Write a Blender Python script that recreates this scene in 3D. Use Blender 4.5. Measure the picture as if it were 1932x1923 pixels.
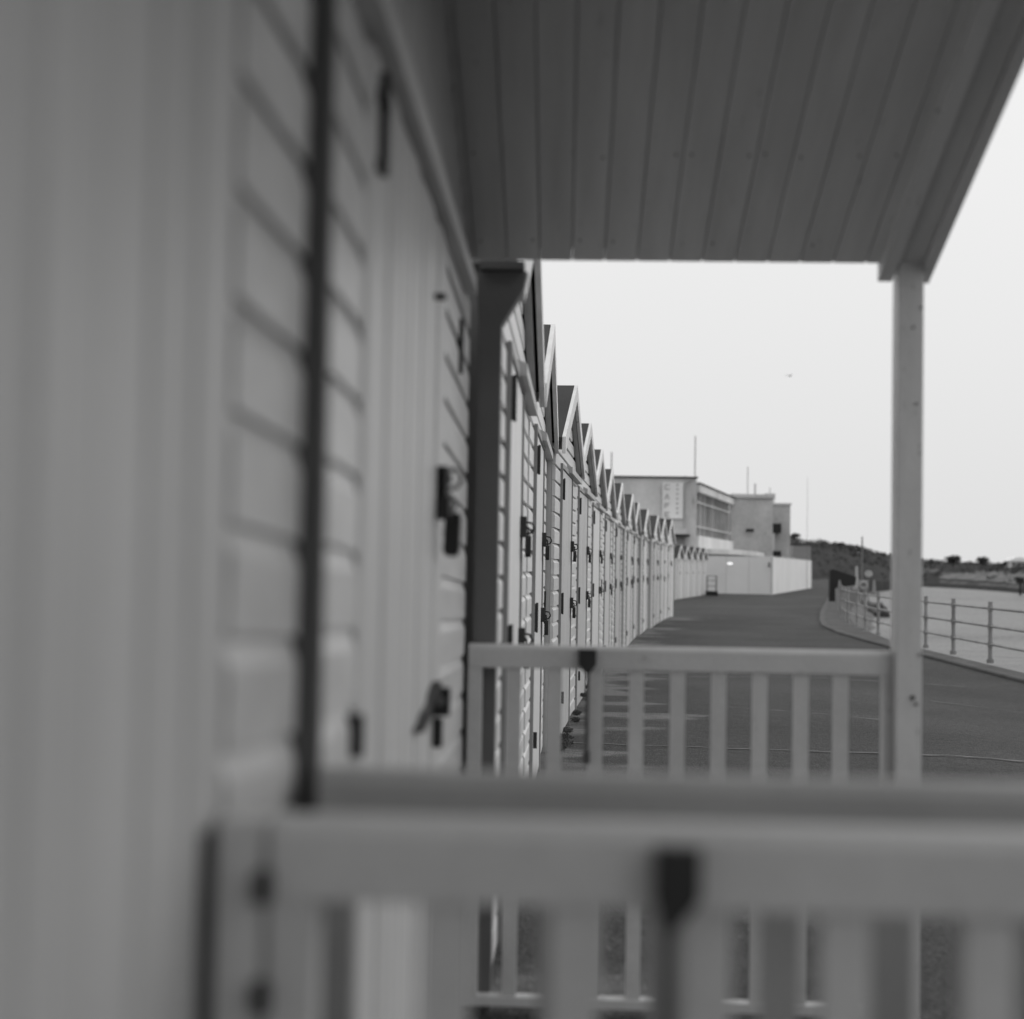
import bpy, bmesh, math, random
from mathutils import Vector, Matrix
random.seed(7)
S = bpy.context.scene
for o in list(bpy.data.objects): bpy.data.objects.remove(o)
C = S.collection

# ------------------------------------------------------------ camera
F_PX, ROLL, PITCH, YAW, CAM_Z = 2760.0, 0.0165, math.radians(2.158), math.radians(2.505), 1.16
cz = Matrix.Rotation(YAW, 3, 'Z')
cR = cz @ Vector((1, 0, 0))
cF = cz @ Vector((0, math.cos(PITCH), math.sin(PITCH)))
cU = cz @ Vector((0, -math.sin(PITCH), math.cos(PITCH)))
R2 = cR*math.cos(ROLL) + cU*math.sin(ROLL)
U2 = -cR*math.sin(ROLL) + cU*math.cos(ROLL)
cam = bpy.data.cameras.new('camera'); co = bpy.data.objects.new('camera', cam); C.objects.link(co)
M3 = Matrix((R2, U2, -cF)).transposed()
co.matrix_world = Matrix.Translation((0, 0, CAM_Z)) @ M3.to_4x4()
cam.sensor_fit = 'HORIZONTAL'; cam.sensor_width = 56.0; cam.lens = 80.0
cam.clip_start = 0.05; cam.clip_end = 6000
cam.dof.use_dof = True; cam.dof.focus_distance = 9.5; cam.dof.aperture_fstop = 3.3
cam.dof.aperture_blades = 0
S.camera = co

# ------------------------------------------------------------ world, sun, exposure
w = bpy.data.worlds.new('World'); S.world = w; w.use_nodes = True
nt = w.node_tree; nt.nodes.clear()
SUN_E, SUN_A = math.radians(24), math.radians(78)      # low over the sea, behind cloud
out = nt.nodes.new('ShaderNodeOutputWorld'); bg = nt.nodes.new('ShaderNodeBackground')
sky = nt.nodes.new('ShaderNodeTexSky'); sky.sky_type = 'NISHITA'; sky.sun_disc = False
sky.sun_elevation = SUN_E; sky.sun_rotation = SUN_A; sky.dust_density = 8; sky.air_density = 1.0
bw = nt.nodes.new('ShaderNodeRGBToBW'); nt.links.new(sky.outputs[0], bw.inputs[0])
# overcast: the cloud layer evens the clear sky out and is brighter overhead (a little)
tc = nt.nodes.new('ShaderNodeTexCoord'); sx = nt.nodes.new('ShaderNodeSeparateXYZ')
nt.links.new(tc.outputs['Generated'], sx.inputs[0])
mx = nt.nodes.new('ShaderNodeMath'); mx.operation = 'MAXIMUM'; mx.inputs[1].default_value = 0
nt.links.new(sx.outputs['Z'], mx.inputs[0])
ma = nt.nodes.new('ShaderNodeMath'); ma.operation = 'MULTIPLY_ADD'
ma.inputs[1].default_value = 4.6; ma.inputs[2].default_value = 8.0
nt.links.new(mx.outputs[0], ma.inputs[0])
mix = nt.nodes.new('ShaderNodeMix'); mix.data_type = 'FLOAT'; mix.inputs[0].default_value = 0.92
nt.links.new(bw.outputs[0], mix.inputs[2]); nt.links.new(ma.outputs[0], mix.inputs[3])
nt.links.new(mix.outputs[0], bg.inputs[0]); bg.inputs[1].default_value = 0.1
nt.links.new(bg.outputs[0], out.inputs[0])
sl = bpy.data.lights.new('sun', 'SUN'); sl.energy = 0.6; sl.angle = math.radians(35); sl.color = (1, 0.985, 0.97)
so = bpy.data.objects.new('sun', sl); C.objects.link(so)
sd = Vector((math.sin(SUN_A)*math.cos(SUN_E), math.cos(SUN_A)*math.cos(SUN_E), math.sin(SUN_E)))
so.rotation_euler = sd.to_track_quat('Z', 'Y').to_euler()
vs = S.view_settings; vs.view_transform = 'Standard'; vs.look = 'None'; vs.gamma = 1; vs.use_curve_mapping = False; vs.exposure = 0.0
S.render.engine = 'CYCLES'

def D(x, y, d):
    """world point seen at (x, y) of a 1932 px wide print of the view, d metres along the view axis: for surveying far things"""
    u, v = x-966, 961-y
    u0 = u*math.cos(ROLL) - v*math.sin(ROLL); v0 = u*math.sin(ROLL) + v*math.cos(ROLL)
    return Vector((0, 0, CAM_Z)) + d*(cF + cR*(u0/F_PX) + cU*(v0/F_PX))

# ------------------------------------------------------------ materials (all greys: the place as a monochrome film sees it)
def mat(name, col, rough=0.6, var=0.12, scale=6.0, bump=0.0, bscale=60.0, stretch=(1, 1, 1), metal=0.0, spec=0.4, fine=0.0, fscale=120, chips=0.0, cscale=30):
    m = bpy.data.materials.new(name); m.use_nodes = True
    t = m.node_tree; b = t.nodes['Principled BSDF']
    b.inputs['Roughness'].default_value = rough; b.inputs['Metallic'].default_value = metal
    b.inputs['Specular IOR Level'].default_value = spec
    c = t.nodes.new('ShaderNodeTexCoord'); mp = t.nodes.new('ShaderNodeMapping'); mp.inputs['Scale'].default_value = stretch
    t.links.new(c.outputs['Object'], mp.inputs[0])
    oi = t.nodes.new('ShaderNodeObjectInfo')
    ad = t.nodes.new('ShaderNodeVectorMath'); ad.operation = 'ADD'
    sc_ = t.nodes.new('ShaderNodeVectorMath'); sc_.operation = 'SCALE'; sc_.inputs['Scale'].default_value = 37.0
    cb = t.nodes.new('ShaderNodeCombineXYZ')
    for i in range(3): t.links.new(oi.outputs['Random'], cb.inputs[i])
    t.links.new(cb.outputs[0], sc_.inputs[0]); t.links.new(mp.outputs[0], ad.inputs[0]); t.links.new(sc_.outputs[0], ad.inputs[1])
    n = t.nodes.new('ShaderNodeTexNoise'); n.inputs['Scale'].default_value = scale; n.inputs['Detail'].default_value = 5
    t.links.new(ad.outputs[0], n.inputs['Vector'])
    r = t.nodes.new('ShaderNodeMapRange'); r.inputs[1].default_value = 0.3; r.inputs[2].default_value = 0.7
    r.inputs[3].default_value = 1-var; r.inputs[4].default_value = 1+var
    t.links.new(n.outputs['Fac'], r.inputs[0])
    last = r.outputs[0]
    if fine:
        n2 = t.nodes.new('ShaderNodeTexNoise'); n2.inputs['Scale'].default_value = fscale; n2.inputs['Detail'].default_value = 3
        t.links.new(ad.outputs[0], n2.inputs['Vector'])
        r2 = t.nodes.new('ShaderNodeMapRange'); r2.inputs[1].default_value = 0.3; r2.inputs[2].default_value = 0.7
        r2.inputs[3].default_value = 1-fine; r2.inputs[4].default_value = 1+fine
        t.links.new(n2.outputs['Fac'], r2.inputs[0])
        mm = t.nodes.new('ShaderNodeMath'); mm.operation = 'MULTIPLY'
        t.links.new(last, mm.inputs[0]); t.links.new(r2.outputs[0], mm.inputs[1]); last = mm.outputs[0]
    if chips:
        n5 = t.nodes.new('ShaderNodeTexNoise'); n5.inputs['Scale'].default_value = cscale; n5.inputs['Detail'].default_value = 6; n5.inputs['Roughness'].default_value = 0.65
        t.links.new(ad.outputs[0], n5.inputs['Vector'])
        r5 = t.nodes.new('ShaderNodeMapRange'); r5.inputs[1].default_value = 0.655; r5.inputs[2].default_value = 0.70
        r5.inputs[3].default_value = 1.0; r5.inputs[4].default_value = 1-chips
        t.links.new(n5.outputs['Fac'], r5.inputs[0])
        m5 = t.nodes.new('ShaderNodeMath'); m5.operation = 'MULTIPLY'
        t.links.new(last, m5.inputs[0]); t.links.new(r5.outputs[0], m5.inputs[1]); last = m5.outputs[0]
    # every piece a touch lighter or darker than the next
    r3 = t.nodes.new('ShaderNodeMapRange'); r3.inputs[3].default_value = 1-var*0.35; r3.inputs[4].default_value = 1+var*0.35
    t.links.new(oi.outputs['Random'], r3.inputs[0])
    m3 = t.nodes.new('ShaderNodeMath'); m3.operation = 'MULTIPLY'
    t.links.new(last, m3.inputs[0]); t.links.new(r3.outputs[0], m3.inputs[1])
    m4 = t.nodes.new('ShaderNodeMath'); m4.operation = 'MULTIPLY'; m4.inputs[1].default_value = col
    t.links.new(m3.outputs[0], m4.inputs[0])
    t.links.new(m4.outputs[0], b.inputs['Base Color'])
    if bump:
        nb = t.nodes.new('ShaderNodeTexNoise'); nb.inputs['Scale'].default_value = bscale; nb.inputs['Detail'].default_value = 4
        t.links.new(ad.outputs[0], nb.inputs['Vector'])
        bp = t.nodes.new('ShaderNodeBump'); bp.inputs['Strength'].default_value = bump; bp.inputs['Distance'].default_value = 0.01
        t.links.new(nb.outputs['Fac'], bp.inputs['Height']); t.links.new(bp.outputs[0], b.inputs['Normal'])
    return m

P_WHITE = mat('white gloss paint', 0.60, 0.38, 0.07, 3, 0.12, 40, (1, 1, 6), fine=0.04, chips=0.55, cscale=14)
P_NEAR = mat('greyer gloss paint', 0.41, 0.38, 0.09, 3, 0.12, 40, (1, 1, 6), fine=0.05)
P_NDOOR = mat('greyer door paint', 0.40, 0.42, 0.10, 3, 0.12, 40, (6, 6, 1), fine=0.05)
P_ROD = mat('weathered iron', 0.07, 0.6, 0.3, 20)
P_W2 = mat('cream gloss paint', 0.53, 0.4, 0.10, 3, 0.12, 40, (1, 1, 6), fine=0.05, chips=0.55, cscale=14)
P_W3 = mat('fresh white gloss paint', 0.66, 0.35, 0.05, 3, 0.12, 40, (1, 1, 6), fine=0.03)
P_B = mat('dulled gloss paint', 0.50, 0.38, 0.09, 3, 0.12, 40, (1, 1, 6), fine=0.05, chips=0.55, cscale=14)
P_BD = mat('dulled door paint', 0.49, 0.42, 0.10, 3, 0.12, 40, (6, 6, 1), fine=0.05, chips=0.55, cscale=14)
P_D2 = mat('cream door paint', 0.47, 0.42, 0.12, 3, 0.12, 40, (6, 6, 1), fine=0.05, chips=0.55, cscale=14)
P_D3 = mat('fresh white door paint', 0.64, 0.4, 0.05, 3, 0.12, 40, (6, 6, 1), fine=0.03)
P_DOOR = mat('white door paint', 0.56, 0.42, 0.07, 3, 0.12, 40, (6, 6, 1), fine=0.04, chips=0.55, cscale=14)
P_RAIL = mat('white rail paint', 0.57, 0.45, 0.08, 5, 0.15, 50, (1, 4, 1), fine=0.05, chips=0.55, cscale=14)
P_RSHADE = mat('shaded rail paint', 0.38, 0.5, 0.1, 5, 0.15, 50, fine=0.05, chips=0.55, cscale=14)  # rail paint with the shade on the second balustrade put into its colour
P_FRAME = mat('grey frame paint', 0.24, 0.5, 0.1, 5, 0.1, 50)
P_SIDE = mat('shaded wall grey', 0.36, 0.5, 0.1, 2, 0.1, 50)  # grey with the shade of the huts' side walls worked in
P_POST = mat('shabby grey paint', 0.15, 0.55, 0.12, 5, 0.1, 50)
P_DARK = mat('dark grey paint', 0.10, 0.55, 0.1, 5, 0.1, 50)
P_CEIL = mat('ceiling paint', 0.62, 0.5, 0.10, 2.5, 0.1, 40, (0.7, 7, 1), fine=0.04, chips=0.55, cscale=14)
P_BARGE = mat('barge board paint', 0.62, 0.45, 0.12, 5, 0.1, 40, chips=0.55, cscale=14)
P_TRIM = mat('trim paint', 0.42, 0.5, 0.12, 5, 0.1, 40, chips=0.55, cscale=14)
FELT = mat('roofing felt', 0.030, 0.95, 0.2, 2, 0.4, 90, fine=0.15)
IRON = mat('black iron', 0.02, 0.5, 0.3, 20, 0.2, 90)
STEEL = mat('dull steel', 0.18, 0.4, 0.3, 20, metal=0.6)
BRASS = mat('tarnished lock body', 0.012, 0.5, 0.2, 20)
GALV = mat('galvanised railing', 0.24, 0.55, 0.25, 3, 0.1, 30)
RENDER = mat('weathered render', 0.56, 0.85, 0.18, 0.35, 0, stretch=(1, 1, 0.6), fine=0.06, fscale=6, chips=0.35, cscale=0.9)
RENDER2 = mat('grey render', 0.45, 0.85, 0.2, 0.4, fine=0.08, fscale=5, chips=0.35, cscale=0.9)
HOARD = mat('white hoarding paint', 0.67, 0.6, 0.06, 0.5, fine=0.03)
SIGNM = mat('pale sign board', 0.78, 0.6, 0.05, 0.5)
LETTER = mat('grey sign lettering', 0.42, 0.6, 0.05)
GLASS = mat('dark window glass', 0.05, 0.12, 0.3, 0.4, spec=0.6)
CONC = mat('concrete', 0.068, 0.85, 0.25, 1.5, 0.3, 25, fine=0.15, fscale=30)
ROCK = mat('dark wet rock', 0.035, 0.5, 0.4, 2, 0.5, 6)
LEAF = mat('dark foliage', 0.035, 0.8, 0.45, 0.25)
LEAF2 = mat('tree foliage', 0.03, 0.8, 0.35, 0.4)
BARK = mat('bark', 0.05, 0.9, 0.2, 3)
WHITE = mat('bright white paint', 0.8, 0.4, 0.03, 3)
BLACK = mat('black board', 0.012, 0.6, 0.1, 3)

def asphalt_mat(name, sand=False):
    m = bpy.data.materials.new(name); m.use_nodes = True
    t = m.node_tree; b = t.nodes['Principled BSDF']; L = t.links
    b.inputs['Roughness'].default_value = 0.85; b.inputs['Specular IOR Level'].default_value = 0.25
    c = t.nodes.new('ShaderNodeTexCoord')
    def noise(sc, det=5, st=(1, 1, 1), lo=0.3, hi=0.7, a=0.0, bb=1.0):
        mp = t.nodes.new('ShaderNodeMapping'); mp.inputs['Scale'].default_value = st
        L.new(c.outputs['Object'], mp.inputs[0])
        n = t.nodes.new('ShaderNodeTexNoise'); n.inputs['Scale'].default_value = sc; n.inputs['Detail'].default_value = det
        L.new(mp.outputs[0], n.inputs['Vector'])
        r = t.nodes.new('ShaderNodeMapRange'); r.inputs[1].default_value = lo; r.inputs[2].default_value = hi
        r.inputs[3].default_value = a; r.inputs[4].default_value = bb
        L.new(n.outputs['Fac'], r.inputs[0]); return r.outputs[0]
    def mul(a, bb):
        q = t.nodes.new('ShaderNodeMath'); q.operation = 'MULTIPLY'
        for i, s_ in enumerate((a, bb)):
            if isinstance(s_, (int, float)): q.inputs[i].default_value = s_
            else: L.new(s_, q.inputs[i])
        return q.outputs[0]
    base = mul(mul(noise(0.35, 7, (1, 1, 1), 0.35, 0.65, 0.78, 1.25), noise(110, 2, (1, 1, 1), 0.35, 0.68, 0.55, 1.5)), 0.047)
    base = mul(mul(base, noise(9, 4, (1, 1, 1), 0.3, 0.7, 0.85, 1.15)), noise(38, 3, (1, 1, 1), 0.36, 0.66, 0.7, 1.4))
    if sand:
        at = t.nodes.new('ShaderNodeAttribute'); at.attribute_name = 'cover'
        n = noise(0.9, 8, (0.8, 1.3, 1), 0.3, 0.7, -0.30, 0.80)
        q = t.nodes.new('ShaderNodeMath'); q.operation = 'SUBTRACT'; L.new(n, q.inputs[0]); L.new(at.outputs['Fac'], q.inputs[1])
        r = t.nodes.new('ShaderNodeMapRange'); r.inputs[1].default_value = -0.02; r.inputs[2].default_value = 0.16
        L.new(q.outputs[0], r.inputs[0])
        sm = mul(noise(18, 4, (0.6, 2, 1), 0.3, 0.7, 0.6, 1.3), 0.15)
        mxn = t.nodes.new('ShaderNodeMix'); mxn.data_type = 'FLOAT'
        L.new(mul(r.outputs[0], noise(30, 4, (0.7, 1.6, 1), 0.3, 0.5, 0.35, 1.0)), mxn.inputs[0]); L.new(base, mxn.inputs[2]); L.new(sm, mxn.inputs[3])
        base = mxn.outputs[0]
    L.new(base, b.inputs['Base Color'])
    v = t.nodes.new('ShaderNodeTexVoronoi'); v.inputs['Scale'].default_value = 70
    L.new(c.outputs['Object'], v.inputs['Vector'])
    bp = t.nodes.new('ShaderNodeBump'); bp.inputs['Strength'].default_value = 0.7; bp.inputs['Distance'].default_value = 0.012
    L.new(v.outputs['Distance'], bp.inputs['Height']); L.new(bp.outputs[0], b.inputs['Normal'])
    return m
ASPH = asphalt_mat('coarse asphalt'); ASPH_S = asphalt_mat('asphalt with drifted sand', True)

def sea_mat():
    m = bpy.data.materials.new('sea water'); m.use_nodes = True
    t = m.node_tree; b = t.nodes['Principled BSDF']; L = t.links
    b.inputs['Base Color'].default_value = (0.21, 0.21, 0.21, 1)
    b.inputs['Roughness'].default_value = 0.3; b.inputs['IOR'].default_value = 1.33
    c = t.nodes.new('ShaderNodeTexCoord'); mp = t.nodes.new('ShaderNodeMapping'); mp.inputs['Scale'].default_value = (0.35, 1.0, 1)
    mp.inputs['Rotation'].default_value = (0, 0, 0.25)
    L.new(c.outputs['Object'], mp.inputs[0])
    n = t.nodes.new('ShaderNodeTexNoise'); n.inputs['Scale'].default_value = 0.55; n.inputs['Detail'].default_value = 6; n.inputs['Roughness'].default_value = 0.6
    L.new(mp.outputs[0], n.inputs['Vector'])
    bp = t.nodes.new('ShaderNodeBump'); bp.inputs['Strength'].default_value = 1.0; bp.inputs['Distance'].default_value = 1.1
    L.new(n.outputs['Fac'], bp.inputs['Height']); L.new(bp.outputs[0], b.inputs['Normal'])
    n2 = t.nodes.new('ShaderNodeTexNoise'); n2.inputs['Scale'].default_value = 0.12; n2.inputs['Detail'].default_value = 5
    L.new(mp.outputs[0], n2.inputs['Vector'])
    r = t.nodes.new('ShaderNodeMapRange'); r.inputs[1].default_value = 0.3; r.inputs[2].default_value = 0.7; r.inputs[3].default_value = 0.05; r.inputs[4].default_value = 0.14
    L.new(n2.outputs['Fac'], r.inputs[0]); L.new(r.outputs[0], b.inputs['Base Color'])
    return m
SEA = sea_mat()

def cliff_mat():
    m = bpy.data.materials.new('wooded cliff'); m.use_nodes = True
    t = m.node_tree; b = t.nodes['Principled BSDF']; L = t.links
    b.inputs['Roughness'].default_value = 0.9; b.inputs['Specular IOR Level'].default_value = 0.1
    at = t.nodes.new('ShaderNodeAttribute'); at.attribute_name = 'sandy'
    c = t.nodes.new('ShaderNodeTexCoord'); mp = t.nodes.new('ShaderNodeMapping'); mp.inputs['Scale'].default_value = (0.05, 0.05, 0.35)
    L.new(c.outputs['Object'], mp.inputs[0])
    n = t.nodes.new('ShaderNodeTexNoise'); n.inputs['Scale'].default_value = 1.6; n.inputs['Detail'].default_value = 6
    L.new(mp.outputs[0], n.inputs['Vector'])
    a = t.nodes.new('ShaderNodeMath'); a.operation = 'MULTIPLY'; L.new(at.outputs['Fac'], a.inputs[0]); L.new(n.outputs['Fac'], a.inputs[1])
    r = t.nodes.new('ShaderNodeMapRange'); r.inputs[1].default_value = 0.15; r.inputs[2].default_value = 0.5
    r.inputs[3].default_value = 0.034; r.inputs[4].default_value = 0.15
    L.new(a.outputs[0], r.inputs[0])
    n2 = t.nodes.new('ShaderNodeTexNoise'); n2.inputs['Scale'].default_value = 0.35; n2.inputs['Detail'].default_value = 6
    L.new(c.outputs['Object'], n2.inputs['Vector'])
    r2 = t.nodes.new('ShaderNodeMapRange'); r2.inputs[1].default_value = 0.3; r2.inputs[2].default_value = 0.7; r2.inputs[3].default_value = 0.6; r2.inputs[4].default_value = 1.5
    L.new(n2.outputs['Fac'], r2.inputs[0])
    q = t.nodes.new('ShaderNodeMath'); q.operation = 'MULTIPLY'; L.new(r.outputs[0], q.inputs[0]); L.new(r2.outputs[0], q.inputs[1])
    L.new(q.outputs[0], b.inputs['Base Color'])
    return m
CLIFF = cliff_mat()

# ------------------------------------------------------------ mesh helpers
class MB:
    def __init__(s): s.v = []; s.f = []
    def add(s, vs, fs):
        k = len(s.v); s.v += [tuple(p) for p in vs]; s.f += [tuple(i+k for i in f) for f in fs]; return s
    def box(s, x0, x1, y0, y1, z0, z1):
        vs = [(x0,y0,z0),(x1,y0,z0),(x1,y1,z0),(x0,y1,z0),(x0,y0,z1),(x1,y0,z1),(x1,y1,z1),(x0,y1,z1)]
        return s.add(vs, [(0,3,2,1),(4,5,6,7),(0,1,5,4),(1,2,6,5),(2,3,7,6),(3,0,4,7)])
    def bar(s, a, b, w, h, up=(0, 0, 1)):
        """rectangular bar from a to b"""
        a, b = Vector(a), Vector(b); d = (b-a).normalized(); u = Vector(up)
        r = d.cross(u).normalized(); u = r.cross(d).normalized()
        vs = [p + r*i*w/2 + u*j*h/2 for p in (a, b) for i, j in ((-1,-1),(1,-1),(1,1),(-1,1))]
        return s.add(vs, [(0,1,2,3),(7,6,5,4),(0,4,5,1),(1,5,6,2),(2,6,7,3),(3,7,4,0)])
    def tube(s, a, b, r, n=8, r2=None):
        a, b = Vector(a), Vector(b); d = (b-a).normalized(); r2 = r if r2 is None else r2
        u = d.orthogonal().normalized(); v = d.cross(u); vs = []
        for p, q in ((a, r), (b, r2)):
            for i in range(n):
                t = 2*math.pi*i/n; vs.append(p + (u*math.cos(t)+v*math.sin(t))*q)
        return s.add(vs, [tuple(range(n))[::-1], tuple(range(n, 2*n))] + [(i, (i+1)%n, n+(i+1)%n, n+i) for i in range(n)])
    def prism(s, poly, axis, a, b):
        """poly of 2-D points extruded along axis 'x','y' or 'z' from a to b"""
        def P(p, t): return {'x': (t, p[0], p[1]), 'y': (p[0], t, p[1]), 'z': (p[0], p[1], t)}[axis]
        n = len(poly); vs = [P(p, a) for p in poly] + [P(p, b) for p in poly]
        return s.add(vs, [tuple(range(n))[::-1], tuple(range(n, 2*n))] + [(i, (i+1)%n, n+(i+1)%n, n+i) for i in range(n)])
    def path(s, pts, r, n=6):
        for a, b in zip(pts, pts[1:]): s.tube(a, b, r, n)
        return s
    def mesh(s, name, m, smooth=False):
        me = bpy.data.meshes.new(name); me.from_pydata(s.v, [], s.f); me.materials.append(m)
        bm = bmesh.new(); bm.from_mesh(me); bmesh.ops.recalc_face_normals(bm, faces=bm.faces); bm.to_mesh(me); bm.free()
        if smooth:
            for p in me.polygons: p.use_smooth = True
        return me
    def obj(s, name, m, parent=None, smooth=False, bevel=0):
        me = s.mesh(name, m, smooth)
        if bevel:
            bm = bmesh.new(); bm.from_mesh(me)
            bmesh.ops.bevel(bm, geom=[e for e in bm.edges if len(e.link_faces) == 2 and e.calc_face_angle(0) > 0.5], offset=bevel, segments=2, affect='EDGES', profile=0.6)
            bm.to_mesh(me); bm.free()
        return link(name, me, parent)
def link(name, me, parent=None, loc=None, rot=None, scale=None):
    o = bpy.data.objects.new(name, me); C.objects.link(o)
    if parent: o.parent = parent
    if loc is not None: o.location = loc
    if rot is not None: o.rotation_euler = rot
    if scale is not None: o.scale = scale
    return o
def tag(o, label=None, cat=None, group=None, kind=None):
    if label: o['label'] = label
    if cat: o['category'] = cat
    if group: o['group'] = group
    if kind: o['kind'] = kind
    return o
def empty(name, loc, rz, label, cat, group=None):
    o = bpy.data.objects.new(name, None); C.objects.link(o); o.location = loc; o.rotation_euler = (0, 0, rz)
    return tag(o, label, cat, group)
def interp(t, x):
    if x <= t[0][0]: return t[0][1]
    for (a, p), (b, q) in zip(t, t[1:]):
        if x <= b: return p + (q-p)*(x-a)/(b-a)
    return t[-1][1]

# ------------------------------------------------------------ ground, kerb, sea, headland
ZG = [(8, 0), (12, -0.045), (14, -0.1), (28, -0.30), (400, -0.30)]
def zg(y): return interp(ZG, y)
def gz(x, y):
    z = zg(y); t = min(1.0, max(0.0, (x-2.3)/3.6)); t = t*t*(3-2*t)
    return z + (-0.30-z)*t
EDGE = [(-60, 6.0), (30, 5.95), (34, 6.05), (38, 6.35), (42, 6.95), (50, 8.3), (60, 10.1), (70, 11.9), (86, 14.8), (110, 19.3), (160, 29.5), (260, 49)]
def ew(y): return 0.45*min(1.0, max(0.0, (y-29)/7))
ys = [-60, -30, -10, -5, -2] + [i*1.0 for i in range(0, 30)] + [30+i*2.0 for i in range(0, 36)] + [110, 125, 160, 200, 260]
def sheet(name, m, x0f, x1f, ylist, nx, dz, attr=None, kind='structure', cols=None):
    vs, fs, av = [], [], []
    if cols: nx = len(cols)
    for y in ylist:
        a, b = x0f(y), x1f(y)
        for i in range(nx+1):
            t = i/nx; x = a+(b-a)*t
            if cols: x = cols[i] if i < nx else b
            vs.append((x, y, gz(x, y)+(dz if not attr or i < nx else -0.006)))
            av.append(t)
    for j in range(len(ylist)-1):
        for i in range(nx):
            k = j*(nx+1)+i; fs.append((k, k+1, k+nx+2, k+nx+1))
    me = bpy.data.meshes.new(name); me.from_pydata(vs, [], fs); me.materials.append(m)
    if attr:
        at = me.attributes.new(attr, 'FLOAT', 'POINT')
        for i, v_ in enumerate(av): at.data[i].value = v_
    o = link(name, me); return tag(o, kind=kind)
sheet('promenade', ASPH, lambda y: -60, lambda y: interp(EDGE, y), ys, 8, 0.0, cols=[-60, -20, -5, -1, 0, 1, 2.3, 2.7, 3.1, 3.5, 3.9, 4.3, 4.7, 5.1, 5.5, 5.9])
sea = MB().add([(-3000, -2500, -3.84), (4500, -2500, -3.84), (4500, 5500, -3.84), (-3000, 5500, -3.84)], [(0, 1, 2, 3)]).obj('sea', SEA); tag(sea, kind='structure')
# kerb and sea wall
def edge_prof(name, m, prof, y0=-60, y1=260):
    yl = [y for y in ys if y0 <= y <= y1]; vs, fs = [], []; n = len(prof)
    for y in yl:
        for dx, dz in prof: vs.append((interp(EDGE, y)+dx+(ew(y) if dx > .2 else 0), y, gz(6.5, y)+dz))
    for j in range(len(yl)-1):
        for i in range(n-1):
            k = j*n+i; fs.append((k, k+1, k+n+1, k+n))
    return tag(MB().add(vs, fs).obj(name, m), kind='structure')
edge_prof('kerb', CONC, [(-0.0, -0.05), (0.0, 0.035), (0.02, 0.05), (0.16, 0.052)])
QUAY = mat('stained quay concrete', 0.058, 0.9, 0.45, 1.6, 0.4, 20, fine=0.3, fscale=14)
edge_prof('quay_edge', QUAY, [(0.161, 0.046), (0.42, 0.046), (0.45, 0.03), (0.45, -0.2)])
edge_prof('sea_wall', CONC, [(0.449, 0.0), (0.55, -1.5), (0.9, -3.2), (1.3, -5.0)])
bv, bf, ylb = [], [], [34+i*4 for i in range(34)]
for y in ylb:
    for i, (dx, z) in enumerate(((0.46, -1.9), (1.0, -2.6), (1.6, -3.2), (2.4+.5*math.sin(y*.4), -3.9), (3+.5*math.sin(y*.4), -4.4))):
        k = min(1, (y-34)/10); bv.append((interp(EDGE, y)+ew(y)+.46+(dx-.46)*(0.2+.8*k), y, z-(1-k)*1.5+0.06*math.sin(y*1.1+i*2)))
for j in range(len(ylb)-1):
    for i in range(4): k = j*5+i; bf.append((k, k+1, k+6, k+5))
SHINGLE = mat('wet shingle', 0.075, 0.7, 0.35, 1.2, 0.8, 8, fine=0.3, fscale=12)
tag(MB().add(bv, bf).obj('beach', SHINGLE), kind='structure')
# row of first huts: survey of the facade line
HUTS = [  # start y, end y, start x, end x, ridge z (rel camera)
    ('C', 3.90, 6.50, -0.235, -0.235, 1.295, 0.79), ('D', 6.50, 9.20, -0.228, -0.205, 1.294, 0.79), ('E', 9.20, 11.92, -0.150, -0.01, 1.300, 0.79),
    ('F', 11.92, 14.8, -0.035, 0.14, 1.299, 0.785), ('G', 14.8, 17.9, 0.12, 0.31, 1.30, 0.775), ('H', 17.9, 21.1, 0.31, 0.51, 1.292, 0.76),
    ('I', 21.1, 24.4, 0.53, 0.76, 1.291, 0.75), ('J', 24.4, 27.8, 0.81, 1.07, 1.286, 0.74), ('K', 27.8, 31.1, 1.06, 1.32, 1.283, 0.73),
    ('L', 31.1, 34.4, 1.39, 1.69, 1.281, 0.73), ('M', 34.4, 37.7, 1.78, 2.12, 1.263, 0.72), ('N', 37.7, 40.8, 2.13, 2.50, 1.302, 0.72), ('O', 40.8, 43.0, 2.50, 2.86, 1.36, 0.72)]
ROWX = [(1.4, -0.25)] + [(h[1], h[3]) for h in HUTS] + [(43.0, 2.82)]
yl = [2+i*0.5 for i in range(56)]+[30+i*2.0 for i in range(8)]
sheet('sandy_edge', ASPH_S, lambda y: interp(ROWX, y)-0.3, lambda y: interp(ROWX, y)+1.9+0.25*math.sin(y*1.7), yl, 8, 0.004, 'cover')
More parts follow.
